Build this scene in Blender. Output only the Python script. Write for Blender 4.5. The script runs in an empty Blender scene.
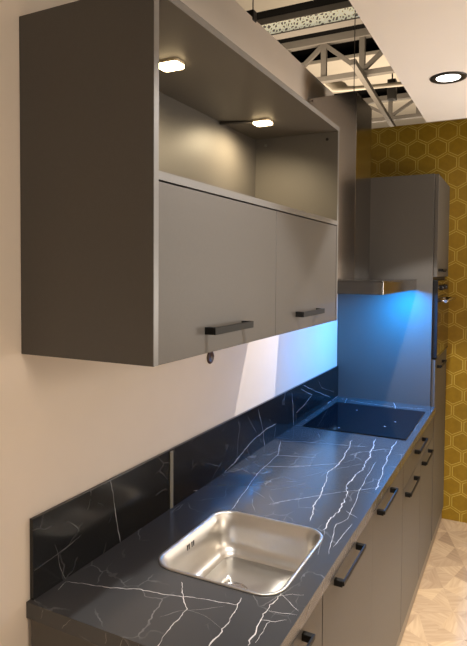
import bpy, bmesh, math, random
from mathutils import Vector, Matrix
random.seed(7)
sc = bpy.context.scene
COL = sc.collection

# ------------------------------------------------------------------ helpers
class MB:
    """collects shapes (world coordinates) that become ONE mesh object"""
    def __init__(self): self.bm = bmesh.new()
    def box(self, x0, x1, y0, y1, z0, z1, bev=0.0, mi=0, seg=2):
        t = bmesh.new()
        bmesh.ops.create_cube(t, size=1.0)
        for v in t.verts:
            v.co = Vector(((x0+x1)/2+v.co.x*(x1-x0), (y0+y1)/2+v.co.y*(y1-y0), (z0+z1)/2+v.co.z*(z1-z0)))
        if bev > 0:
            bmesh.ops.bevel(t, geom=list(t.edges), offset=bev, segments=seg, profile=.5, affect='EDGES')
        self.merge(t, mi); return self
    def merge(self, t, mi=0):
        m = {}
        for v in t.verts: m[v] = self.bm.verts.new(v.co)
        for f in t.faces:
            try:
                nf = self.bm.faces.new([m[v] for v in f.verts]); nf.material_index = mi; nf.smooth = f.smooth
            except ValueError: pass
        t.free()
    def cyl(self, a, b, r, n=20, r2=None, mi=0, smooth=True, caps=True):
        a, b = Vector(a), Vector(b); d = b-a; L = d.length
        t = bmesh.new()
        bmesh.ops.create_cone(t, cap_ends=caps, segments=n, radius1=r, radius2=r if r2 is None else r2, depth=L)
        q = d.to_track_quat('Z', 'Y')
        for v in t.verts: v.co = q @ v.co + (a+b)/2
        for f in t.faces: f.smooth = smooth and len(f.verts) == 4
        self.merge(t, mi); return self
    def bar(self, a, b, w, h, mi=0, bev=0.0):
        """rectangular bar from a to b"""
        a, b = Vector(a), Vector(b); d = b-a; L = d.length
        t = bmesh.new(); bmesh.ops.create_cube(t, size=1.0)
        for v in t.verts: v.co = Vector((v.co.x*w, v.co.y*h, v.co.z*L))
        if bev: bmesh.ops.bevel(t, geom=list(t.edges), offset=bev, segments=2, profile=.5, affect='EDGES')
        q = d.to_track_quat('Z', 'Y')
        for v in t.verts: v.co = q @ v.co + (a+b)/2
        self.merge(t, mi); return self
    def lathe(self, prof, c, axis='Z', n=40, mi=0):
        rings = []
        for r, z in prof:
            ring = []
            for k in range(n):
                a = 2*math.pi*k/n
                p = (r*math.cos(a), r*math.sin(a), z)
                if axis == 'X': p = (p[2], p[0], p[1])
                ring.append(self.bm.verts.new(Vector(p)+Vector(c)))
            rings.append(ring)
        for i in range(len(rings)-1):
            for k in range(n):
                f = self.bm.faces.new([rings[i][k], rings[i][(k+1)%n], rings[i+1][(k+1)%n], rings[i+1][k]])
                f.smooth = True; f.material_index = mi
        for ring in (rings[0], rings[-1]):
            if (ring[0].co-ring[n//2].co).length > 1e-5:
                f = self.bm.faces.new(ring); f.material_index = mi
        return self
    def loft(self, rings, mi=0, cap_last=True, smooth=True):
        vs = [[self.bm.verts.new(p) for p in r] for r in rings]
        n = len(vs[0])
        for i in range(len(vs)-1):
            for k in range(n):
                f = self.bm.faces.new([vs[i][k], vs[i][(k+1)%n], vs[i+1][(k+1)%n], vs[i+1][k]])
                f.smooth = smooth; f.material_index = mi
        if cap_last:
            f = self.bm.faces.new(vs[-1]); f.material_index = mi; f.smooth = smooth
        return self
    def build(self, name, mats, parent=None, recalc=True):
        bm = self.bm
        if recalc: bmesh.ops.recalc_face_normals(bm, faces=list(bm.faces))
        me = bpy.data.meshes.new(name)
        off = Vector(parent['_o']) if parent is not None and '_o' in parent.keys() else Vector((0, 0, 0))
        if off.length: bmesh.ops.translate(bm, verts=list(bm.verts), vec=-off)
        bm.to_mesh(me); bm.free()
        for m in (mats if isinstance(mats, (list, tuple)) else [mats]): me.materials.append(m)
        o = bpy.data.objects.new(name, me); COL.objects.link(o)
        if parent is not None:
            o.parent = parent
            if '_o' in parent.keys(): o['_o'] = parent['_o']
        return o

ROOTS = []
def thing(name, label, cat, loc, group=None):
    o = bpy.data.objects.new(name, None); COL.objects.link(o)
    o.empty_display_size = .1; o.location = loc; o['_o'] = list(loc)
    o['label'] = label; o['category'] = cat
    if group: o['group'] = group
    return o
def tag(o, label, cat, group=None):
    o['label'] = label; o['category'] = cat
    if group: o['group'] = group
    return o
def structure(o): o['kind'] = 'structure'; return o
def rrect(x0, x1, y0, y1, r, z, n=8):
    pts = []
    for cx, cy, a0 in ((x1-r, y1-r, 0), (x0+r, y1-r, 90), (x0+r, y0+r, 180), (x1-r, y0+r, 270)):
        for k in range(n+1):
            a = math.radians(a0+90*k/n)
            pts.append(Vector((cx+r*math.cos(a), cy+r*math.sin(a), z)))
    return pts

# ------------------------------------------------------------------ materials
def mat(name, col, rough=.5, metal=0., spec=.5, coat=0., noise=0., nscale=40., bump=0., bscale=200., emit=None, estr=0., aniso=None):
    m = bpy.data.materials.new(name); m.use_nodes = True
    nt = m.node_tree; N = nt.nodes; L = nt.links; b = N['Principled BSDF']
    b.inputs['Base Color'].default_value = (*col, 1); b.inputs['Roughness'].default_value = rough
    b.inputs['Metallic'].default_value = metal; b.inputs['Specular IOR Level'].default_value = spec
    b.inputs['Coat Weight'].default_value = coat
    tc = N.new('ShaderNodeTexCoord')
    if noise > 0:
        nz = N.new('ShaderNodeTexNoise'); nz.inputs['Scale'].default_value = nscale; nz.inputs['Detail'].default_value = 5
        L.new(tc.outputs['Object'], nz.inputs['Vector'])
        mx = N.new('ShaderNodeMix'); mx.data_type = 'RGBA'
        mx.inputs[6].default_value = tuple(c*(1-noise) for c in col)+(1,)
        mx.inputs[7].default_value = tuple(min(1, c*(1+noise)) for c in col)+(1,)
        L.new(nz.outputs['Fac'], mx.inputs[0]); L.new(mx.outputs[2], b.inputs['Base Color'])
    if bump > 0:
        nb = N.new('ShaderNodeTexNoise'); nb.inputs['Scale'].default_value = bscale; nb.inputs['Detail'].default_value = 3
        L.new(tc.outputs['Object'], nb.inputs['Vector'])
        if aniso:
            mp = N.new('ShaderNodeMapping'); mp.inputs['Scale'].default_value = aniso
            L.new(tc.outputs['Object'], mp.inputs['Vector']); L.new(mp.outputs['Vector'], nb.inputs['Vector'])
        bp = N.new('ShaderNodeBump'); bp.inputs['Strength'].default_value = bump; bp.inputs['Distance'].default_value = .002
        L.new(nb.outputs['Fac'], bp.inputs['Height']); L.new(bp.outputs['Normal'], b.inputs['Normal'])
    if emit:
        b.inputs['Emission Color'].default_value = (*emit, 1); b.inputs['Emission Strength'].default_value = estr
    return m

def math_node(nt, op, a, b=None, c=None):
    n = nt.nodes.new('ShaderNodeMath'); n.operation = op
    for i, v in enumerate((a, b, c)):
        if v is None: continue
        if isinstance(v, (int, float)): n.inputs[i].default_value = v
        else: nt.links.new(v, n.inputs[i])
    return n.outputs[0]

def hex_material():
    m = mat('mustard_hexagon_wallpaper', (.4, .28, .02), .42)
    nt = m.node_tree; N = nt.nodes; L = nt.links; b = N['Principled BSDF']
    tc = N.new('ShaderNodeTexCoord'); sp = N.new('ShaderNodeSeparateXYZ'); L.new(tc.outputs['Object'], sp.inputs[0])
    W, H = HEXW, HEXH
    f = lambda op, a, b=None, c=None: math_node(nt, op, a, b, c)
    x = f('ADD', f('DIVIDE', sp.outputs['X'], W), HEXOX); z = f('ADD', f('MULTIPLY', f('DIVIDE', sp.outputs['Z'], H), 1.1547), HEXOZ)
    S = 1.7320508
    ax = f('SUBTRACT', f('MODULO', x, 1.), .5); az = f('SUBTRACT', f('MODULO', z, S), S/2)
    bx = f('SUBTRACT', f('MODULO', f('ADD', x, .5), 1.), .5); bz = f('SUBTRACT', f('MODULO', f('ADD', z, S/2), S), S/2)
    da = f('ADD', f('MULTIPLY', ax, ax), f('MULTIPLY', az, az)); db = f('ADD', f('MULTIPLY', bx, bx), f('MULTIPLY', bz, bz))
    s = f('LESS_THAN', da, db); ns = f('SUBTRACT', 1., s)
    gx = f('ABSOLUTE', f('ADD', f('MULTIPLY', ax, s), f('MULTIPLY', bx, ns)))
    gz = f('ABSOLUTE', f('ADD', f('MULTIPLY', az, s), f('MULTIPLY', bz, ns)))
    hd = f('MAXIMUM', gx, f('ADD', f('MULTIPLY', gx, .5), f('MULTIPLY', gz, .8660254)))
    line = f('LESS_THAN', f('ABSOLUTE', f('SUBTRACT', hd, .440)), .013)
    nz = N.new('ShaderNodeTexNoise'); nz.inputs['Scale'].default_value = 30; nz.inputs['Detail'].default_value = 6
    L.new(tc.outputs['Object'], nz.inputs['Vector'])
    inner = N.new('ShaderNodeMix'); inner.data_type = 'RGBA'
    inner.inputs[6].default_value = (*HEXA, 1); inner.inputs[7].default_value = (*HEXB, 1)
    L.new(nz.outputs['Fac'], inner.inputs[0])
    gap = N.new('ShaderNodeMix'); gap.data_type = 'RGBA'
    L.new(f('GREATER_THAN', hd, .44), gap.inputs[0]); L.new(inner.outputs[2], gap.inputs[6]); gap.inputs[7].default_value = (*HEXG, 1)
    out = N.new('ShaderNodeMix'); out.data_type = 'RGBA'
    L.new(line, out.inputs[0]); L.new(gap.outputs[2], out.inputs[6]); out.inputs[7].default_value = (*HEXL, 1)
    L.new(out.outputs[2], b.inputs['Base Color'])
    return m

def floor_material():
    m = mat('triangle_parquet', (.6, .45, .3), .5)
    nt = m.node_tree; N = nt.nodes; L = nt.links; b = N['Principled BSDF']
    tc = N.new('ShaderNodeTexCoord'); mp = N.new('ShaderNodeMapping')
    mp.inputs['Rotation'].default_value = (0, 0, math.radians(20)); mp.inputs['Scale'].default_value = (8.5, 6., 1.)
    mp.inputs['Location'].default_value = (50, 50, 0)
    L.new(tc.outputs['Object'], mp.inputs['Vector'])
    sp = N.new('ShaderNodeSeparateXYZ'); L.new(mp.outputs['Vector'], sp.inputs[0])
    f = lambda op, a, b=None, c=None: math_node(nt, op, a, b, c)
    fx = f('FRACT', sp.outputs['X']); fy = f('FRACT', sp.outputs['Y']); ix = f('FLOOR', sp.outputs['X']); iy = f('FLOOR', sp.outputs['Y'])
    par = f('MODULO', f('ADD', ix, iy), 2.)
    fx2 = f('ABSOLUTE', f('SUBTRACT', fx, par))
    tri = f('GREATER_THAN', fx2, fy)
    cb = N.new('ShaderNodeCombineXYZ'); L.new(ix, cb.inputs[0]); L.new(iy, cb.inputs[1]); L.new(tri, cb.inputs[2])
    wn = N.new('ShaderNodeTexWhiteNoise'); L.new(cb.outputs[0], wn.inputs['Vector'])
    cr = N.new('ShaderNodeValToRGB'); e = cr.color_ramp.elements
    e[0].position = 0; e[0].color = (.27, .19, .13, 1); e[1].position = 1; e[1].color = (.52, .395, .26, 1)
    x = e.new(.12); x.color = (.36, .265, .18, 1); x = e.new(.55); x.color = (.45, .34, .23, 1)
    L.new(wn.outputs['Value'], cr.inputs['Fac'])
    # grain, direction turned per piece
    vr = N.new('ShaderNodeVectorRotate'); vr.rotation_type = 'Z_AXIS'
    L.new(tc.outputs['Object'], vr.inputs['Vector']); L.new(f('MULTIPLY', wn.outputs['Value'], 6.28), vr.inputs['Angle'])
    m2 = N.new('ShaderNodeMapping'); m2.inputs['Scale'].default_value = (4, 40, 4); L.new(vr.outputs[0], m2.inputs['Vector'])
    nz = N.new('ShaderNodeTexNoise'); nz.inputs['Scale'].default_value = 1.5; nz.inputs['Detail'].default_value = 6
    L.new(m2.outputs[0], nz.inputs['Vector'])
    mx = N.new('ShaderNodeMix'); mx.data_type = 'RGBA'; mx.blend_type = 'MULTIPLY'; mx.inputs[0].default_value = .55
    L.new(cr.outputs['Color'], mx.inputs[6])
    g = N.new('ShaderNodeValToRGB'); g.color_ramp.elements[0].color = (.6, .52, .45, 1); g.color_ramp.elements[0].position = .3
    g.color_ramp.elements[1].position = .65
    L.new(nz.outputs['Fac'], g.inputs['Fac']); L.new(g.outputs['Color'], mx.inputs[7])
    L.new(mx.outputs[2], b.inputs['Base Color'])
    return m

def marble_material(name='black_veined_stone', rough=.3, base=(.062, .063, .065), amt=.55):
    m = mat(name, base, rough)
    nt = m.node_tree; N = nt.nodes; L = nt.links; b = N['Principled BSDF']
    tc = N.new('ShaderNodeTexCoord')
    nz = N.new('ShaderNodeTexNoise'); nz.inputs['Scale'].default_value = 5; nz.inputs['Detail'].default_value = 5
    L.new(tc.outputs['Object'], nz.inputs['Vector'])
    mp = N.new('ShaderNodeMapping'); mp.inputs['Scale'].default_value = (1.3, .8, 1.3); mp.inputs['Rotation'].default_value = (.3, .2, .6)
    L.new(tc.outputs['Object'], mp.inputs['Vector'])
    ad = N.new('ShaderNodeMix'); ad.data_type = 'RGBA'; ad.blend_type = 'ADD'; ad.inputs[0].default_value = .14
    L.new(mp.outputs['Vector'], ad.inputs[6]); L.new(nz.outputs['Color'], ad.inputs[7])
    vo = N.new('ShaderNodeTexVoronoi'); vo.feature = 'DISTANCE_TO_EDGE'; vo.inputs['Scale'].default_value = 7
    L.new(ad.outputs[2], vo.inputs['Vector'])
    n2 = N.new('ShaderNodeTexNoise'); n2.inputs['Scale'].default_value = 9; L.new(tc.outputs['Object'], n2.inputs['Vector'])
    f = lambda op, a, b=None, c=None: math_node(nt, op, a, b, c)
    thin = f('LESS_THAN', vo.outputs['Distance'], .011)
    vis = N.new('ShaderNodeMapRange'); vis.inputs[1].default_value = .5; vis.inputs[2].default_value = .72; L.new(n2.outputs['Fac'], vis.inputs[0])
    fac = f('MULTIPLY', f('MULTIPLY', thin, vis.outputs[0]), amt)
    mx = N.new('ShaderNodeMix'); mx.data_type = 'RGBA'; mx.inputs[6].default_value = (*base, 1); mx.inputs[7].default_value = (.35, .35, .35, 1)
    L.new(fac, mx.inputs[0]); L.new(mx.outputs[2], b.inputs['Base Color'])
    return m

def lattice_material():
    m = mat('pierced_lamp_diffuser', (.75, .68, .5), .5)
    nt = m.node_tree; N = nt.nodes; L = nt.links; b = N['Principled BSDF']
    tc = N.new('ShaderNodeTexCoord'); vo = N.new('ShaderNodeTexVoronoi'); vo.feature = 'DISTANCE_TO_EDGE'; vo.inputs['Scale'].default_value = 24
    L.new(tc.outputs['Object'], vo.inputs['Vector'])
    cr = N.new('ShaderNodeValToRGB'); cr.color_ramp.elements[0].position = .08; cr.color_ramp.elements[0].color = (.9, .8, .55, 1)
    cr.color_ramp.elements[1].position = .3; cr.color_ramp.elements[1].color = (.12, .1, .08, 1)
    L.new(vo.outputs['Distance'], cr.inputs['Fac']); L.new(cr.outputs['Color'], b.inputs['Base Color'])
    L.new(cr.outputs['Color'], b.inputs['Emission Color']); b.inputs['Emission Strength'].default_value = .55
    return m

HEXW, HEXH, HEXOX, HEXOZ = .135, .1427, 97.178, 152.223
HEXA, HEXB, HEXG, HEXL = (.24, .135, .004), (.36, .22, .010), (.34, .21, .010), (.58, .44, .11)
M = {}
M['wall'] = mat('warm_white_paint', (.80, .70, .60), .65, noise=.03, nscale=8, bump=.05, bscale=300)
M['slab'] = mat('white_ceiling_board', (.88, .85, .82), .7, noise=.02, nscale=6)
M['hex'] = hex_material()
M['floor'] = floor_material()
M['front'] = mat('anthracite_laminate', (.104, .096, .087), .50, spec=.28, noise=.05, nscale=120, bump=.06, bscale=600)
M['edge'] = mat('anthracite_edging', (.16, .155, .15), .38, noise=.05, nscale=120)
M['carcass'] = mat('dark_carcass_board', (.02, .018, .016), .5, noise=.06, nscale=90)
M['handle'] = mat('matt_black_metal', (.008, .0075, .007), .55, spec=.25, noise=.1, nscale=200)
M['stone'] = marble_material('black_veined_stone', .19)
M['stone_gloss'] = marble_material('polished_black_veined_stone', .17, (.006, .0062, .007), .25)
M['vein'] = mat('white_stone_vein', (.72, .70, .68), .4, noise=.25, nscale=60)
M['vein_soft'] = mat('grey_stone_vein', (.28, .275, .27), .4, noise=.3, nscale=60)
M['steel'] = mat('brushed_steel', (.60, .57, .54), .27, 1., noise=.04, nscale=80, bump=.05, bscale=60, aniso=(1, 40, 1))
M['sink_steel'] = mat('satin_sink_steel', (.66, .63, .58), .38, 1., noise=.03, nscale=60, bump=.03, bscale=80, aniso=(1, 30, 1))
M['hood_steel'] = mat('polished_hood_steel', (.36, .34, .32), .16, 1., noise=.03, nscale=30)
M['glass_black'] = mat('black_ceramic_glass', (.002, .003, .006), .10, spec=.18, coat=.0, noise=.05, nscale=10)
M['oven_glass'] = mat('bronze_mirror_glass', (.10, .085, .065), .06, 1., noise=.05, nscale=10)
M['oven_frame'] = mat('black_oven_frame', (.012, .012, .013), .25, noise=.1, nscale=50)
M['mark'] = mat('pale_printed_mark', (.8, .8, .82), .4, noise=.05, nscale=50)
M['warm_led'] = mat('warm_led_diffuser', (1, .9, .7), .4, emit=(1, .74, .40), estr=12)
M['down_led'] = mat('white_led_lens', (1, .97, .92), .4, emit=(1, .93, .84), estr=9)
M['blue_led'] = mat('cool_led_strip', (.7, .85, 1), .4, emit=(.12, .50, 1), estr=12)
M['puck'] = mat('champagne_lamp_housing', (.55, .45, .30), .4, .2, noise=.05, nscale=60)
M['black_trim'] = mat('dark_bronze_trim', (.03, .027, .024), .35, .4, noise=.1, nscale=80)
M['truss'] = mat('grey_painted_steel', (.20, .175, .145), .6, noise=.1, nscale=12)
M['roof'] = mat('black_roof_lining', (.012, .011, .010), .9, spec=0., noise=.2, nscale=2)
M['panel'] = mat('cream_roof_panel', (.70, .62, .50), .7, noise=.06, nscale=3)
M['lattice'] = lattice_material()
M['wire'] = mat('dark_wire', (.05, .045, .04), .5, .3, noise=.1, nscale=50)
M['brown_plug'] = mat('dark_brown_plastic', (.055, .022, .014), .4, noise=.15, nscale=80)
M['joint'] = mat('champagne_joint_profile', (.26, .23, .17), .4, .3, noise=.08, nscale=40)
M['drain_dark'] = mat('dark_drain_slot', (.01, .01, .01), .6, noise=.1, nscale=40)
M['plinth'] = mat('taupe_plinth_board', (.20, .165, .13), .45, noise=.05, nscale=50)

# ------------------------------------------------------------------ dimensions (metres)
WX0, WX1, CY0 = 0., .380, -.010
CY1, CZB, CZT, CZF = 1.322, 1.530, 2.323, 1.919
ZC, CT, CX, L0 = .92, .04, .613, 2.629
DX = .604                           # front plane of the base doors
G1, GM, G2, G3 = .464, 1.05, 1.640, 2.144
HY = 3.235                          # hexagon wall
TW1 = 3.230                         # far side of tall cabinet
ZT = 2.321

# ------------------------------------------------------------------ setting
structure(MB().box(-.12, 6.0, -2.6, 16., -.06, 0).build('floor', M['floor']))
structure(MB().box(-.12, 0, -2.6, HY+.12, 0, 2.827).build('wall_left', M['wall']))
structure(MB().box(0, 6.0, HY, HY+.12, 0, 2.775).build('wall_back', M['hex']))
structure(MB().box(.536, 6.0, -2.6, 2.59, 2.62, 2.72).build('ceiling', M['slab']))
structure(MB().box(-12, 12, -2.6, 30, 6.6, 6.7).build('ceiling.001', M['roof']))
structure(MB().box(-12, 12, 29.9, 30, 0, 6.6).build('wall_hall', M['panel']))

# ------------------------------------------------------------------ wall cabinet
def bow_handle(yc, zc, xf, half, parent, vertical_h=.018, bar_h=.013):
    b = MB()
    b.box(xf+.0245, xf+.030, yc-half, yc+half, zc+vertical_h/2-bar_h, zc+vertical_h/2, .001)
    for s in (-1, 1):
        y = yc+s*(half-.008)
        b.box(xf, xf+.0245, y-.008, y+.008, zc-vertical_h/2, zc+vertical_h/2, .001)
    return b.build('handle', M['handle'], parent)

wc = thing('wall_cabinet', 'dark anthracite wall cabinet with open lit shelf above two flap doors', 'wall cabinet', (0, CY1/2, CZB))
T = .018
for y0 in (CY0, CY1-T):
    MB().box(.001, WX1, y0, y0+T, CZB, CZT, .0006).build('side_panel', M['front'], wc)
MB().box(.001, WX1, CY0+T, CY1-T, CZT-T, CZT, .0006).build('top_panel', M['front'], wc)
MB().box(.001, WX1-.02, CY0+T, CY1-T, CZB, CZB+T).build('bottom_panel', M['front'], wc)
MB().box(.001, WX1, CY0+T, CY1-T, CZF+.003, CZF+.003+T, .0006).build('shelf', M['front'], wc)
MB().box(.001, .012, CY0+T, CY1-T, CZB+T, CZT-T).build('back_panel', M['front'], wc)
for x0, x1, y0, y1, z0, z1 in ((WX1, WX1+.0012, CY0, CY0+T, CZB, CZT), (WX1, WX1+.0012, CY1-T, CY1, CZB, CZT),
                               (WX1, WX1+.0012, CY0+T, CY1-T, CZT-T, CZT), (WX1, WX1+.0012, CY0+T, CY1-T, CZF+.003, CZF+.003+T)):
    MB().box(x0, x1, y0, y1, z0, z1).build('edge_band', M['edge'], wc)
fm = .657
for i, (y0, y1, hy) in enumerate(((CY0+T+.002, fm-.0012, .318), (fm+.0012, CY1-T-.002, .948))):
    fl = MB().box(WX1-.019, WX1, y0, y1, CZB, CZF-.001, .001).build('flap_door', M['front'], wc)
    bow_handle(hy, 1.586, WX1, .110 if i == 0 else .115, fl, .018, .018)
MB().cyl((.335, CY1-T-.0018, 2.275), (.335, CY1-T, 2.275), .006).build('screw_cap', M['handle'], wc)
MB().cyl((.060, CY1-T-.0018, 2.275), (.060, CY1-T, 2.275), .006).build('screw_cap', M['edge'], wc)
# puck lights under its top panel
def puck(x, y, label):
    z = CZT-T
    t = thing('puck_light', label, 'light', (x, y, z), 'puck lights in the wall cabinet')
    MB().loft([rrect(x-.034, x+.034, y-.026, y+.026, .012, z), rrect(x-.034, x+.034, y-.026, y+.026, .012, z-.008)]).build('housing', M['puck'], t)
    MB().loft([rrect(x-.034, x+.034, y-.026, y+.026, .012, z-.008), rrect(x-.034, x+.034, y-.026, y+.026, .012, z-.014),
               rrect(x-.031, x+.031, y-.023, y+.023, .010, z-.0165)]).build('diffuser', M['warm_led'], t)
    return t
p1 = puck(.187, .352, 'glowing warm puck light at the near end of the open cabinet shelf')
p2 = puck(.170, 1.022, 'glowing warm puck light at the far end of the open shelf, with a dark wire')
MB().cyl((.137, 1.015, CZT-T-.006), (.015, .965, CZT-T-.006), .006, 8).build('wire', M['wire'], p2)

# ------------------------------------------------------------------ cable outlet below wall cabinet
tag(MB().lathe([(.026, 0), (.026, .003), (.022, .006), (.017, .006), (.013, .003), (.0, .003)], (0, .924, 1.400), 'X').build('cable_outlet', M['brown_plug']),
    'small round dark brown cable outlet on the wall just below the cabinet', 'cable outlet')

# ------------------------------------------------------------------ worktop
COUNTER_VEINS = [(0.006, [(0.348, 1.715), (0.367, 1.592), (0.393, 1.348), (0.379, 1.244), (0.42, 1.036), (0.439, 0.876), (0.465, 0.76)]), (0.008, [(0.445, 1.786), (0.484, 1.486), (0.494, 1.306), (0.483, 1.15), (0.523, 0.966), (0.522, 0.825), (0.523, 0.717)]), (0.006, [(0.542, 1.801), (0.548, 1.614), (0.566, 1.406), (0.585, 1.252), (0.593, 1.129)]), (0.003, [(0.523, 1.447), (0.534, 1.213), (0.544, 1.08), (0.561, 0.946), (0.568, 0.823), (0.55, 0.776), (0.551, 0.748), (0.586, 0.571)]), (0.003, [(0.293, 0.813), (0.337, 0.88), (0.427, 0.98), (0.482, 1.047), (0.546, 1.103), (0.604, 1.172)]), (0.003, [(0.546, 0.892), (0.566, 0.875), (0.594, 0.857)]), (0.003, [(0.05, 1.536), (0.118, 1.335), (0.134, 1.074), (0.173, 0.872), (0.203, 0.7)]), (0.0035, [(0.108, 1.323), (0.17, 1.348), (0.279, 1.38)]), (0.003, [(0.099, 1.163), (0.221, 1.214), (0.386, 1.35)]), (0.003, [(0.045, 1.534), (0.138, 1.571), (0.318, 1.612), (0.443, 1.641)]), (0.0025, [(0.175, 0.911), (0.215, 0.895), (0.26, 0.866)]), (0.003, [(0.27, 1.051), (0.304, 1.074)]), (0.0025, [(0.223, 0.846), (0.241, 0.796), (0.278, 0.74)]), (0.0025, [(0.302, 1.114), (0.379, 1.258), (0.446, 1.348)]), (0.002, [(0.246, 0.944), (0.301, 1.006), (0.358, 1.095)]), (0.005, [(0.023, 0.113), (0.088, 0.131), (0.166, 0.154), (0.216, 0.172), (0.261, 0.181), (0.353, 0.204), (0.464, 0.231)]), (0.005, [(0.289, 0.253), (0.333, 0.194), (0.362, 0.156), (0.367, 0.089), (0.379, 0.015), (0.389, -0.033)]), (0.007, [(0.459, 0.26), (0.472, 0.214), (0.474, 0.128), (0.48, 0.066), (0.489, 0.019)]), (0.007, [(0.538, 0.324), (0.538, 0.282), (0.537, 0.199), (0.545, 0.145), (0.551, 0.103)]), (0.004, [(0.56, 0.203), (0.56, 0.173), (0.561, 0.118)]), (0.0035, [(0.54, 0.322), (0.574, 0.296), (0.604, 0.274)]), (0.003, [(0.541, 0.241), (0.574, 0.249), (0.606, 0.257)]), (0.003, [(0.541, 0.313), (0.565, 0.333), (0.593, 0.345)]), (0.003, [(0.537, 0.199), (0.571, 0.208), (0.592, 0.228)]), (0.0025, [(0.324, 0.101), (0.353, 0.143), (0.393, 0.168), (0.439, 0.211)]), (0.002, [(0.362, 0.156), (0.416, 0.153), (0.474, 0.128)]), (0.003, [(0.032, 0.075), (0.023, 0.113)]), (0.0025, [(0.559, 0.557), (0.541, 0.651), (0.528, 0.72)]), (0.003, [(0.583, 0.624), (0.59, 0.729), (0.592, 0.802)]), (0.003, [(0.041, 2.573), (0.212, 2.528), (0.397, 2.509), (0.565, 2.544)]), (0.004, [(0.368, 2.628), (0.418, 2.435)]), (0.004, [(0.075, 2.612), (0.11, 2.441)]), (0.003, [(0.4, 1.487), (0.437, 1.554), (0.519, 1.648)])]
SPLASH_VEINS = [(0.0035, [(0.309, 1.12), (0.329, 1.037), (0.343, 0.962), (0.353, 0.917)]), (0.002, [(0.015, 0.993), (0.055, 0.997), (0.097, 0.999), (0.141, 1.004), (0.183, 1.013)]), (0.002, [(0.086, 1.027), (0.097, 0.999), (0.104, 0.961), (0.125, 0.914)]), (0.0025, [(0.62, 0.923), (0.508, 0.862), (0.392, 0.834)]), (0.004, [(1.569, 0.992), (1.47, 0.994), (1.344, 0.986), (1.219, 0.963), (1.12, 0.934)]), (0.003, [(1.17, 0.942), (0.998, 0.916), (0.931, 0.893), (0.853, 0.912), (0.783, 0.929)]), (0.0035, [(1.353, 1.109), (1.399, 1.025), (1.437, 0.908)]), (0.0025, [(1.243, 1.099), (1.279, 1.063), (1.333, 1.009)]), (0.004, [(1.779, 1.102), (1.8, 1.019), (1.812, 0.927)]), (0.003, [(1.919, 1.097), (2.104, 1.03), (1.987, 1.002), (1.846, 0.983)]), (0.003, [(2.626, 0.924), (2.33, 0.92), (2.108, 0.914)]), (0.003, [(1.951, 1.114), (2.157, 1.043), (2.451, 0.951)]), (0.002, [(1.173, 1.092), (1.149, 1.021), (1.141, 0.938)]), (0.002, [(2.209, 1.098), (2.287, 1.037), (2.535, 0.967)]), (0.002, [(1.569, 0.992), (1.545, 0.917)])]

SX0, SX1, SY0, SY1 = .163, .543, .287, .708
def ribbon(mb, pts, w, to3, mi, nrm):
    """a jagged inlaid vein along pts (2-D), lifted a hair off the face"""
    fine = []
    for (a, b) in zip(pts[:-1], pts[1:]):
        a, b = Vector(a), Vector(b); n = max(2, int((b-a).length/.008))
        for k in range(n): fine.append(a.lerp(b, k/n))
    fine.append(Vector(pts[-1]))
    ph = random.uniform(0, 9)
    for i in range(1, len(fine)-1):
        d = fine[i+1]-fine[i-1]; d.normalize()
        s = i*.008
        fine[i] = fine[i]+Vector((-d.y, d.x))*(.004*math.sin(s*41+ph)+.002*math.sin(s*143+2*ph)+.0012*math.sin(s*333+3*ph))*min(1, w/.004)
    prev = None; N = len(fine); ww = w
    for i, p in enumerate(fine):
        d = (fine[min(i+1, N-1)]-fine[max(i-1, 0)])
        if d.length < 1e-6: continue
        d.normalize(); n = Vector((-d.y, d.x))
        j = random.uniform(-.6, .6)*w if 0 < i < N-1 else 0
        ww = .5*ww+.5*w*random.uniform(.1, 1.7)
        taper = min(1, .35+min(i, N-1-i)*.25)
        a = p+n*(j+ww*.5*taper); b = p+n*(j-ww*.5*taper)
        cur = (mb.bm.verts.new(to3(a)), mb.bm.verts.new(to3(b)))
        if prev:
            f = mb.bm.faces.new((prev[0], prev[1], cur[1], cur[0])); f.material_index = mi
            f.normal_update()
            if f.normal.dot(nrm) < 0: f.normal_flip()
        prev = cur
wt = MB(); bm = wt.bm
hole = rrect(SX0+.004, SX1-.004, SY0+.004, SY1-.004, .058, 0)
def plate(z):
    o = [bm.verts.new((x, y, z)) for x, y in ((0.001, 0), (CX, 0), (CX, L0), (0.001, L0))]
    h = [bm.verts.new((p.x, p.y, z)) for p in hole]
    es = [bm.edges.new((o[k], o[(k+1) % 4])) for k in range(4)]
    es += [bm.edges.new((h[k], h[(k+1) % len(h)])) for k in range(len(h))]
    bmesh.ops.triangle_fill(bm, use_beauty=True, use_dissolve=False, edges=es)
    return o, h
ot, ht = plate(ZC); ob, hb = plate(ZC-CT)
for r1, r2 in ((ot, ob), (ht, hb)):
    n = len(r1)
    for k in range(n): bm.faces.new((r1[k], r1[(k+1) % n], r2[(k+1) % n], r2[k]))
bmesh.ops.recalc_face_normals(bm, faces=list(bm.faces))
for w, pts in COUNTER_VEINS:
    ribbon(wt, pts, w*.40, lambda q: Vector((min(max(q.x, .021), CX-.001), max(q.y, .001), ZC+.0004)), 1 if w >= .003 else 2, Vector((0, 0, 1)))
for k in range(26):      # short veins on the front and end edges
    y = random.uniform(.02, 2.5); s = random.uniform(.01, .05)
    ribbon(wt, [(y, ZC-.038+random.uniform(0, .01)), (y+s, ZC-.002)], .0025, lambda q: Vector((CX+.0004, q.x, q.y)), 2, Vector((1, 0, 0)))
for k in range(12):
    x = random.uniform(.02, .55); s = random.uniform(-.03, .03)
    ribbon(wt, [(x, ZC-.038+random.uniform(0, .015)), (min(max(x+s, .01), .6), ZC-.004)], .002, lambda q: Vector((q.x, -.0004, q.y)), 2, Vector((0, -1, 0)))
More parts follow.
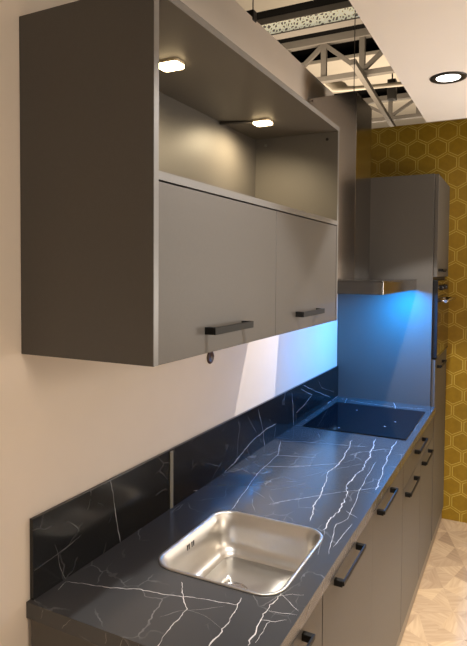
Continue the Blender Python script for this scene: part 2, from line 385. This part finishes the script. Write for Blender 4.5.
worktop = wt.build('worktop', [M['stone'], M['vein'], M['vein_soft']], recalc=False)
tag(worktop, 'long black worktop with white veins, holding the sink and hob', 'worktop')

# splashback
sb = thing('splashback', 'low polished black splashback with white veins along the wall behind the worktop', 'splashback', (.006, L0/2, ZC))
s = MB(); s.box(.001, .012, .012, L0, ZC, 1.122, .0006)
for w, pts in SPLASH_VEINS:
    ribbon(s, pts, w*.40, lambda q: Vector((.0124, min(q.x, L0-.002), min(max(q.y, ZC+.001), 1.121))), 1 if w >= .003 else 2, Vector((1, 0, 0)))
s.build('panel', [M['stone_gloss'], M['vein'], M['vein_soft']], sb, recalc=False)
MB().box(.012, .0155, .622, .642, ZC+.0005, 1.118, .0015).build('joint_strip', M['joint'], sb)

# ------------------------------------------------------------------ sink
sk = thing('sink', 'rectangular stainless steel sink bowl with rounded corners set in the worktop', 'sink', ((SX0+SX1)/2, (SY0+SY1)/2, .74))
RR = .066
def ring(inset, z, r): return rrect(SX0+inset, SX1-inset, SY0+inset, SY1-inset, r, z)
b = MB()
b.loft([ring(.0, ZC+.0006, RR), ring(.0005, ZC+.003, RR), ring(.003, ZC+.0034, RR-.003), ring(.006, ZC+.0028, RR-.005), ring(.009, ZC-.001, RR-.007),
        ring(.011, ZC-.008, RR-.008), ring(.0165, ZC-.014, RR-.008), ring(.021, ZC-.06, RR-.008), ring(.024, ZC-.085, RR-.008), ring(.030, ZC-.101, RR-.012), ring(.042, ZC-.113, RR-.020), ring(.060, ZC-.120, RR-.034)], cap_last=False)
# floor falling gently to the drain
DXc, DYc = .325, .478
outer = ring(.060, ZC-.120, RR-.034)
n = len(outer)
rings2 = [outer]
for t, dz in ((.5, -.003), (.75, -.006)):
    rings2.append([Vector((p.x*(1-t)+DXc*t, p.y*(1-t)+DYc*t, ZC-.120+dz)) for p in outer])
circ = []
for p in outer:
    a = math.atan2(p.y-DYc, p.x-DXc); circ.append(Vector((DXc+.046*math.cos(a), DYc+.046*math.sin(a), ZC-.1265)))
rings2[-1] = [q.lerp(c, .5) for q, c in zip(rings2[-1], circ)]
rings2.append(circ)
b.loft(rings2, cap_last=False)
bowl = b.build('bowl', M['sink_steel'], sk)
bmx = bowl.modifiers.new('thick', 'SOLIDIFY'); bmx.thickness = .0012; bmx.offset = 1
d = MB().lathe([(.047, .0015), (.044, .003), (.040, .002), (.036, -.006), (.031, -.007), (.028, -.003), (.012, -.002), (.009, .004), (.0, .005)], (DXc, DYc, ZC-.127)).build('drain_strainer', M['steel'], sk)
ov = MB()
xw = SX0+.0183
for k in range(2):
    for q in range(2):
        y = .458+.026*k+.0095*q
        ov.box(xw-.004, xw+.0012, y, y+.0065, .872, .904, .0012)
ov.build('overflow_grille', M['drain_dark'], sk)

# ------------------------------------------------------------------ hob
HX0, HX1, HY0, HY1 = .055, .580, 1.832, 2.455
hb_ = thing('induction_hob', 'flat black glass hob set in the worktop below the hood', 'hob', ((HX0+HX1)/2, (HY0+HY1)/2, ZC))
MB().box(HX0, HX1, HY0, HY1, ZC+.0004, ZC+.005, .0015).build('glass_plate', M['glass_black'], hb_)
for x, y in ((.235, 1.88), (.47, 2.14), (.44, 2.02), (.22, 2.30)):
    k = MB(); k.box(x-.006, x+.006, y-.0012, y+.0012, ZC+.005, ZC+.0053); k.box(x-.0012, x+.0012, y-.006, y+.006, ZC+.005, ZC+.0053)
    k.build('zone_mark', M['mark'], hb_)

# ------------------------------------------------------------------ base cabinets
KX = .594
def base_unit(name, label, y0, y1, fronts, end=False, low_sides=(False, False)):
    u = thing(name, label, 'base cabinet', ((.3), (y0+y1)/2, .06), 'base cabinets under the worktop')
    top = ZC-CT
    for k, y in enumerate((y0+.0005, y1-.0165)):
        zt = .70 if low_sides[k] else top
        MB().box(.012, DX-(.021 if end and k == 0 else .06), y, y+.016, .06, zt).build('side_panel', M['front'] if (end and k == 0) else M['carcass'], u)
    MB().box(.012, DX-.021, y0+.0165, y1-.0165, .06, .076).build('bottom_panel', M['carcass'], u)
    MB().box(.012, .02, y0+.0165, y1-.0165, .076, .70).build('back_panel', M['carcass'], u)
    for nm, a, b_, z0, z1, hyc, hz in fronts:
        d = MB().box(DX-.02, DX, a, b_, z0, z1, .0005).build(nm, M['front'], u)
        if hyc: bow_handle(hyc, hz, DX, .128, d)
    return u
dz0, dz1 = .088, .874
base_unit('base_cabinet', 'nearest dark base cabinet, at the near end of the worktop, its handle half cut off', .004, G1, [('door', .006, G1-.0036, dz0, dz1, .185, .842)], end=True, low_sides=(False, True))
base_unit('base_cabinet', 'dark base cabinet with bar handle beside the far half of the sink', G1, GM, [('door', G1+.0036, GM-.0001, dz0, dz1, .695, .846)], low_sides=(True, False))
base_unit('base_cabinet', 'dark base cabinet with one bar handle between the sink and the hob', GM, G2, [('door', GM+.0001, G2-.0026, dz0, dz1, 1.235, .846)])
base_unit('base_cabinet', 'dark base cabinet with three bar handles directly under the hob', G2, L0, [
    ('drawer_front', G2+.0026, L0-.0015, .745, dz1, 2.065, .838),
    ('door', G2+.0026, G3-.0024, dz0, .742, 1.818, .708),
    ('door', G3+.0024, L0-.0015, dz0, .742, 2.305, .708)])
tag(MB().box(KX-.016, KX, .004, HY-.001, .0, .0595, .0005).build('plinth', M['plinth']),
    'low taupe plinth board running along the floor under the cabinets', 'plinth')

# ------------------------------------------------------------------ tall cabinet + oven
tc_ = thing('tall_cabinet', 'tall dark oven-housing cabinet at the far end of the worktop', 'tall cabinet', (.3, (L0+TW1)/2, .06))
MB().box(.001, DX-.022, L0+.0005, L0+.019, .06, ZT, .0006).build('side_panel', M['front'], tc_)
MB().box(.001, DX-.021, TW1-.018, TW1, .06, ZT).build('side_panel', M['front'], tc_)
MB().box(.001, DX-.021, L0+.019, TW1-.018, ZT-.018, ZT).build('top_panel', M['front'], tc_)
MB().box(.001, DX-.021, L0+.019, TW1-.018, .06, .078).build('bottom_panel', M['carcass'], tc_)
MB().box(.001, .012, L0+.019, TW1-.018, .078, ZT-.018).build('back_panel', M['carcass'], tc_)
for z in (1.190, 1.686):
    MB().box(.012, DX-.021, L0+.019, TW1-.018, z, z+.016).build('shelf', M['carcass'], tc_)
OZ0, OZ1 = 1.212, 1.682
ud = MB().box(DX-.02, DX, L0+.022, TW1-.001, OZ1+.022, ZT, .001).build('upper_door', M['front'], tc_)
bow_handle(2.80, 1.745, DX, .10, ud)
ld = MB().box(DX-.02, DX, L0+.022, TW1-.001, .088, OZ0-.012, .001).build('lower_door', M['front'], tc_)
bow_handle(2.86, 1.150, DX, .128, ld)
ovn = thing('built_in_oven', 'built-in oven with bronze mirrored glass set in the tall cabinet', 'oven', (.3, (L0+TW1)/2, OZ0))
oy0, oy1 = L0+.026, TW1-.006
MB().box(.50, DX-.001, oy0+.006, oy1-.006, OZ0+.004, OZ1-.004, .002).build('casing', M['oven_frame'], ovn)
MB().box(DX-.001, DX+.006, oy0, oy1, OZ1-.095, OZ1, .0015).build('control_panel', M['oven_glass'], ovn)
od = MB().box(DX-.001, DX+.008, oy0, oy1, OZ0, OZ1-.099, .0015).build('oven_door', M['oven_glass'], ovn)
MB().box(DX-.018, DX+.0075, oy0-.004, oy0+.006, OZ0, OZ1, .001).build('side_trim', M['oven_frame'], ovn)
MB().box(DX+.008, DX+.0088, oy0+.001, oy1-.001, OZ0+.001, OZ0+.014).build('lower_trim', M['oven_frame'], od)
h = MB()
h.cyl((DX+.048, oy0+.03, OZ1-.125), (DX+.048, oy1-.03, OZ1-.125), .009, 16)
for y in (oy0+.06, oy1-.06): h.cyl((DX+.008, y, OZ1-.125), (DX+.048, y, OZ1-.125), .006, 12)
h.build('handle', M['steel'], od)
for y in (oy0+.17, oy0+.36):
    MB().lathe([(.018, 0), (.018, .004), (.015, .016), (0., .016)], (DX+.006, y, OZ1-.045), 'X', 24).build('knob', M['oven_frame'], ovn)
MB().box(DX+.006, DX+.0066, oy0+.225, oy0+.305, OZ1-.06, OZ1-.03).build('display', M['oven_frame'], ovn)

# ------------------------------------------------------------------ hood
QX, QY0, QY1, QZ0, QZ1 = .495, 1.668, 2.60, 1.626, 1.690
hd = thing('range_hood', 'stainless steel chimney range hood on the wall above the hob', 'range hood', (0, (QY0+QY1)/2, QZ0))
c = MB()
tk = .012
c.box(.001, QX, QY0, QY1, QZ1-.006, QZ1, .0015)
c.box(QX-tk, QX, QY0, QY1, QZ0, QZ1-.006, .0015); c.box(.001, tk, QY0+tk, QY1-tk, QZ0, QZ1-.006)
c.box(.001, QX-tk, QY0, QY0+tk, QZ0, QZ1-.006, .0015); c.box(.001, QX-tk, QY1-tk, QY1, QZ0, QZ1-.006, .0015)
c.build('canopy', M['hood_steel'], hd)
f_ = MB(); f_.box(tk, QX-tk, QY0+tk, QY1-tk, QZ0+.022, QZ0+.030)
for k in range(22):
    y = QY0+.05+k*.038
    f_.box(.06, QX-.06, y, y+.012, QZ0+.019, QZ0+.022)
f_.build('grease_filter', M['steel'], hd)
for y in (1.93, 2.44): MB().lathe([(0, 0), (.030, 0), (.034, .003), (.034, .006), (0, .006)], (.425, y, QZ0+.0135)).build('lamp', M['blue_led'], hd)
ch = MB(); ch.box(.001, .272, 2.001, 2.337, QZ1, 2.670, .0015)
ch.build('chimney', M['hood_steel'], hd)
MB().cyl((.028, 1.9995, 2.655), (.028, 2.001, 2.655), .005).build('screw', M['brown_plug'], hd)

# ------------------------------------------------------------------ ceiling downlight
DLX, DLY, DLZ = .741, 1.815, 2.62
dl = thing('ceiling_downlight', 'round recessed downlight with dark rim and bright lens in the white ceiling', 'ceiling light', (DLX, DLY, DLZ))
MB().lathe([(.052, .0), (.052, -.002), (.060, -.006), (.078, -.005), (.082, 0)], (DLX, DLY, DLZ)).build('rim', M['black_trim'], dl)
MB().lathe([(.0, -.0025), (.052, -.0025), (.052, -.0005), (.0, -.0005)], (DLX, DLY, DLZ)).build('lens', M['down_led'], dl)

# ------------------------------------------------------------------ hall above: trusses, light trough, panels, cables
def truss(y, xa, xb, z0, z1, w, step, label, off):
    t = thing('roof_truss', label, 'roof truss', ((xa+xb)/2, y, z0), 'grey roof trusses of the hall')
    MB().box(xa, xb, y-w*.6, y+w*.6, z1-w*1.1, z1, .004).build('top_chord', M['truss'], t)
    MB().box(xa, xb, y-w*.5, y+w*.5, z0, z0+w*.8, .004).build('bottom_chord', M['truss'], t)
    x = xa+off; k = 0
    while x < xb-.05:
        MB().box(x-w*.4, x+w*.4, y-w*.35, y+w*.35, z0+w*.8, z1-w*1.1).build('post', M['truss'], t)
        x2 = x+step
        if x2 < xb:
            xm = (x+x2)/2
            a, b_ = ((x, z1-w*1.1), (x2, z0+w*.8)) if k % 2 == 0 else ((x, z0+w*.8), (x2, z1-w*1.1))
            MB().bar((a[0], y, a[1]), (b_[0], y, b_[1]), w*.6, w*.6).build('brace', M['truss'], t)
        x = x2; k += 1
    return t
truss(7.0, -3.9, 1.2, 4.43, 5.07, .095, .55, 'nearer large grey roof truss above the booth wall, beside the range hood chimney', .175)
truss(10.0, -4.0, 1.5, 4.56, 5.02, .085, .50, 'farther small grey roof truss seen low over the hexagon wall', .3)
lt = thing('light_trough', 'long pierced light trough glowing under the hall roof above the booth wall', 'light', (-1.4, 6.0, 4.78))
MB().box(-3.6, 1.2, 5.98, 6.14, 4.95, 5.03, .004).build('housing', M['truss'], lt)
MB().box(-3.6, 1.2, 5.99, 6.10, 4.805, 4.95).build('diffuser', M['lattice'], lt)
MB().box(-3.6, 1.2, 5.97, 6.14, 4.785, 4.805, .003).build('lower_rail', M['truss'], lt)
tag(MB().bar((-.90, 6.25, 4.38), (-1.16, 11.0, 4.38), .07, .07).build('roof_beam', M['truss']),
    'long slender grey beam running away under the roof past both trusses', 'roof beam')
for (y0, y1, z, lab) in ((6.6, 8.2, 6.2, 'cream roof panel nearest the viewer, at the top of the gap beside the white ceiling'),
                         (11.0, 13.2, 6.2, 'cream roof panel behind the nearer truss'),
                         (14.6, 19.5, 6.2, 'farthest cream roof panel, behind the small truss')):
    tag(MB().box(-9, 4, y0, y1, z, z+.08, .01).build('roof_panel', M['panel']), lab, 'roof panel', 'cream roof panels of the hall')
# draped cream sheet under the truss
dr = MB()
prof = [(-2.1, 4.86), (-1.95, 4.83), (-1.86, 4.80), (-1.80, 4.72), (-1.76, 4.70), (-1.70, 4.63), (-1.55, 4.61), (-1.0, 4.585), (-.2, 4.55)]
ra = [Vector((x, 8.0, z)) for x, z in prof]; rb = [Vector((x, 8.9, z+.32)) for x, z in prof]
va = [dr.bm.verts.new(p) for p in ra]; vb = [dr.bm.verts.new(p) for p in rb]
for k in range(len(va)-1):
    f = dr.bm.faces.new((va[k], va[k+1], vb[k+1], vb[k])); f.smooth = True
sh = dr.build('ceiling_sheet', M['panel']); md = sh.modifiers.new('thick', 'SOLIDIFY'); md.thickness = .03
tag(sh, 'cream sheet hanging under the nearer truss just above the hood chimney', 'sheet')
sp_ = thing('hanging_spotlight', 'black box-shaped spotlight hanging under the hall roof by the small truss', 'spotlight', (-.97, 9.0, 4.64))
MB().box(-1.04, -.90, 8.93, 9.07, 4.64, 4.98, .01).build('body', M['black_trim'], sp_)
MB().cyl((-.97, 9.0, 4.98), (-.97, 9.0, 6.6), .012, 10).build('stem', M['black_trim'], sp_)
cb1 = thing('hanger_cable', 'thin dark cable clamped to the top of the beige wall', 'cable', (-.06, 1.302, 2.827), 'thin hanger cables')
MB().cyl((-.005, 1.302, 2.86), (-.005, 1.302, 6.6), .003, 8).build('cable', M['wire'], cb1)
MB().box(-.03, .006, 1.285, 1.319, 2.815, 2.86, .003).build('clamp', M['wire'], cb1)
cb2 = thing('hanger_cable', 'thin dark cable rising from the top of the hood chimney', 'cable', (.23, 2.1, 2.67), 'thin hanger cables')
MB().cyl((.23, 2.1, 2.67), (.23, 2.1, 6.6), .0025, 8).build('cable', M['wire'], cb2)

# ------------------------------------------------------------------ camera
cam = bpy.data.cameras.new('camera'); co = bpy.data.objects.new('camera', cam); COL.objects.link(co)
R = Vector((0.89021384, 0.45549704, 0.00646195)); U = Vector((-0.02253452, 0.02986433, 0.99929991)); F = Vector((-0.45498517, 0.88973623, -0.03685005))
mw = Matrix((R, U, -F)).transposed().to_4x4(); mw.translation = Vector((1.0623139, -1.00008556, 1.73097924))
co.matrix_world = mw
cam.sensor_fit = 'AUTO'; cam.sensor_width = 36; cam.lens = 573.961*36/646
cam.shift_x = (233.5-228.6276)/646; cam.shift_y = -(323-292.2702)/646
cam.clip_start = .02
sc.camera = co

# ------------------------------------------------------------------ light
def light(name, kind, loc, power, col, target=None, **kw):
    l = bpy.data.lights.new(name, kind); l.energy = power; l.color = col
    for k, v in kw.items(): setattr(l, k, v)
    o = bpy.data.objects.new(name, l); COL.objects.link(o); o.location = loc
    if target is not None: o.rotation_euler = (Vector(target)-Vector(loc)).to_track_quat('-Z', 'Y').to_euler()
    return o
WORLD = .02
EXPOSURE = 0.
light('downlight_lamp', 'SPOT', (DLX, DLY, DLZ-.012), 94, (1, .95, .90), (DLX, DLY, 0), spot_size=math.radians(95), spot_blend=.15, shadow_soft_size=.02)
light('downlight_lamp', 'SPOT', (.80, .20, DLZ-.012), 74, (1, .96, .92), (.80, .20, 0), spot_size=math.radians(95), spot_blend=.3, shadow_soft_size=.02)
for y, e in ((1.93, 6), (2.44, 18)):
    light('hood_lamp', 'AREA', (.450, y, QZ0+.010), e, (.0, .30, 1), (.450, y, 0), shape='DISK', size=.06)
for x, y, e in ((.187, .352, 19), (.170, 1.022, 21)):
    light('puck_lamp', 'SPOT', (x, y, CZT-T-.020), e, (1, .8, .5), (x-.2, y, CZT-.9), spot_size=math.radians(168), spot_blend=.7, shadow_soft_size=.02)
# added fill lamps out of the frame, standing in for unseen showroom lights
for x, y, e in ((2.4, 2.2, 275), (2.4, .9, 410), (3.5, .2, 200)):
    light('fill_spot', 'SPOT', (x, y, 2.6), e, (1, .88, .74), (x, y, 0), spot_size=math.radians(96), spot_blend=.4, shadow_soft_size=.05)  # added spots for floor bounce and light on the base doors
light('fill_area', 'AREA', (3.6, -.4, 2.2), 27, (1, .88, .73), (0, .0, 1.2), shape='DISK', size=.8)  # added side fill for the left wall and cabinet fronts
light('fill_area', 'AREA', (1.7, -2.4, .9), 10, (1, .86, .68), (0, .0, 1.2), shape='DISK', size=.6)  # added low fill from behind the camera, stands in for bounce
light('fill_area', 'AREA', (2.1, 2.45, 1.5), 30, (1, .93, .84), (1.8, 1.9, 2.6), shape='DISK', size=.8)  # added uplight that brightens the underside of the ceiling slab
light('fill_area', 'AREA', (-1.5, 6.5, 2.8), 170, (1, .83, .64), (-1.5, 9, 6), shape='DISK', size=3)  # added fill for the hall roof, no fixture behind it
light('fill_area', 'AREA', (-1.5, 12, 3.0), 190, (1, .83, .64), (-1.5, 13, 6), shape='DISK', size=3)  # second added roof fill, for the farther cream panels


w = bpy.data.worlds.new('world'); sc.world = w; w.use_nodes = True
w.node_tree.nodes['Background'].inputs[0].default_value = (1, .82, .62, 1)
w.node_tree.nodes['Background'].inputs[1].default_value = WORLD
for o in bpy.data.objects:
    if '_o' in o.keys(): del o['_o']
vs = sc.view_settings
sc.display_settings.display_device = 'sRGB'
vs.view_transform = 'Standard'; vs.look = 'None'; vs.gamma = 1; vs.use_curve_mapping = False; vs.exposure = EXPOSURE
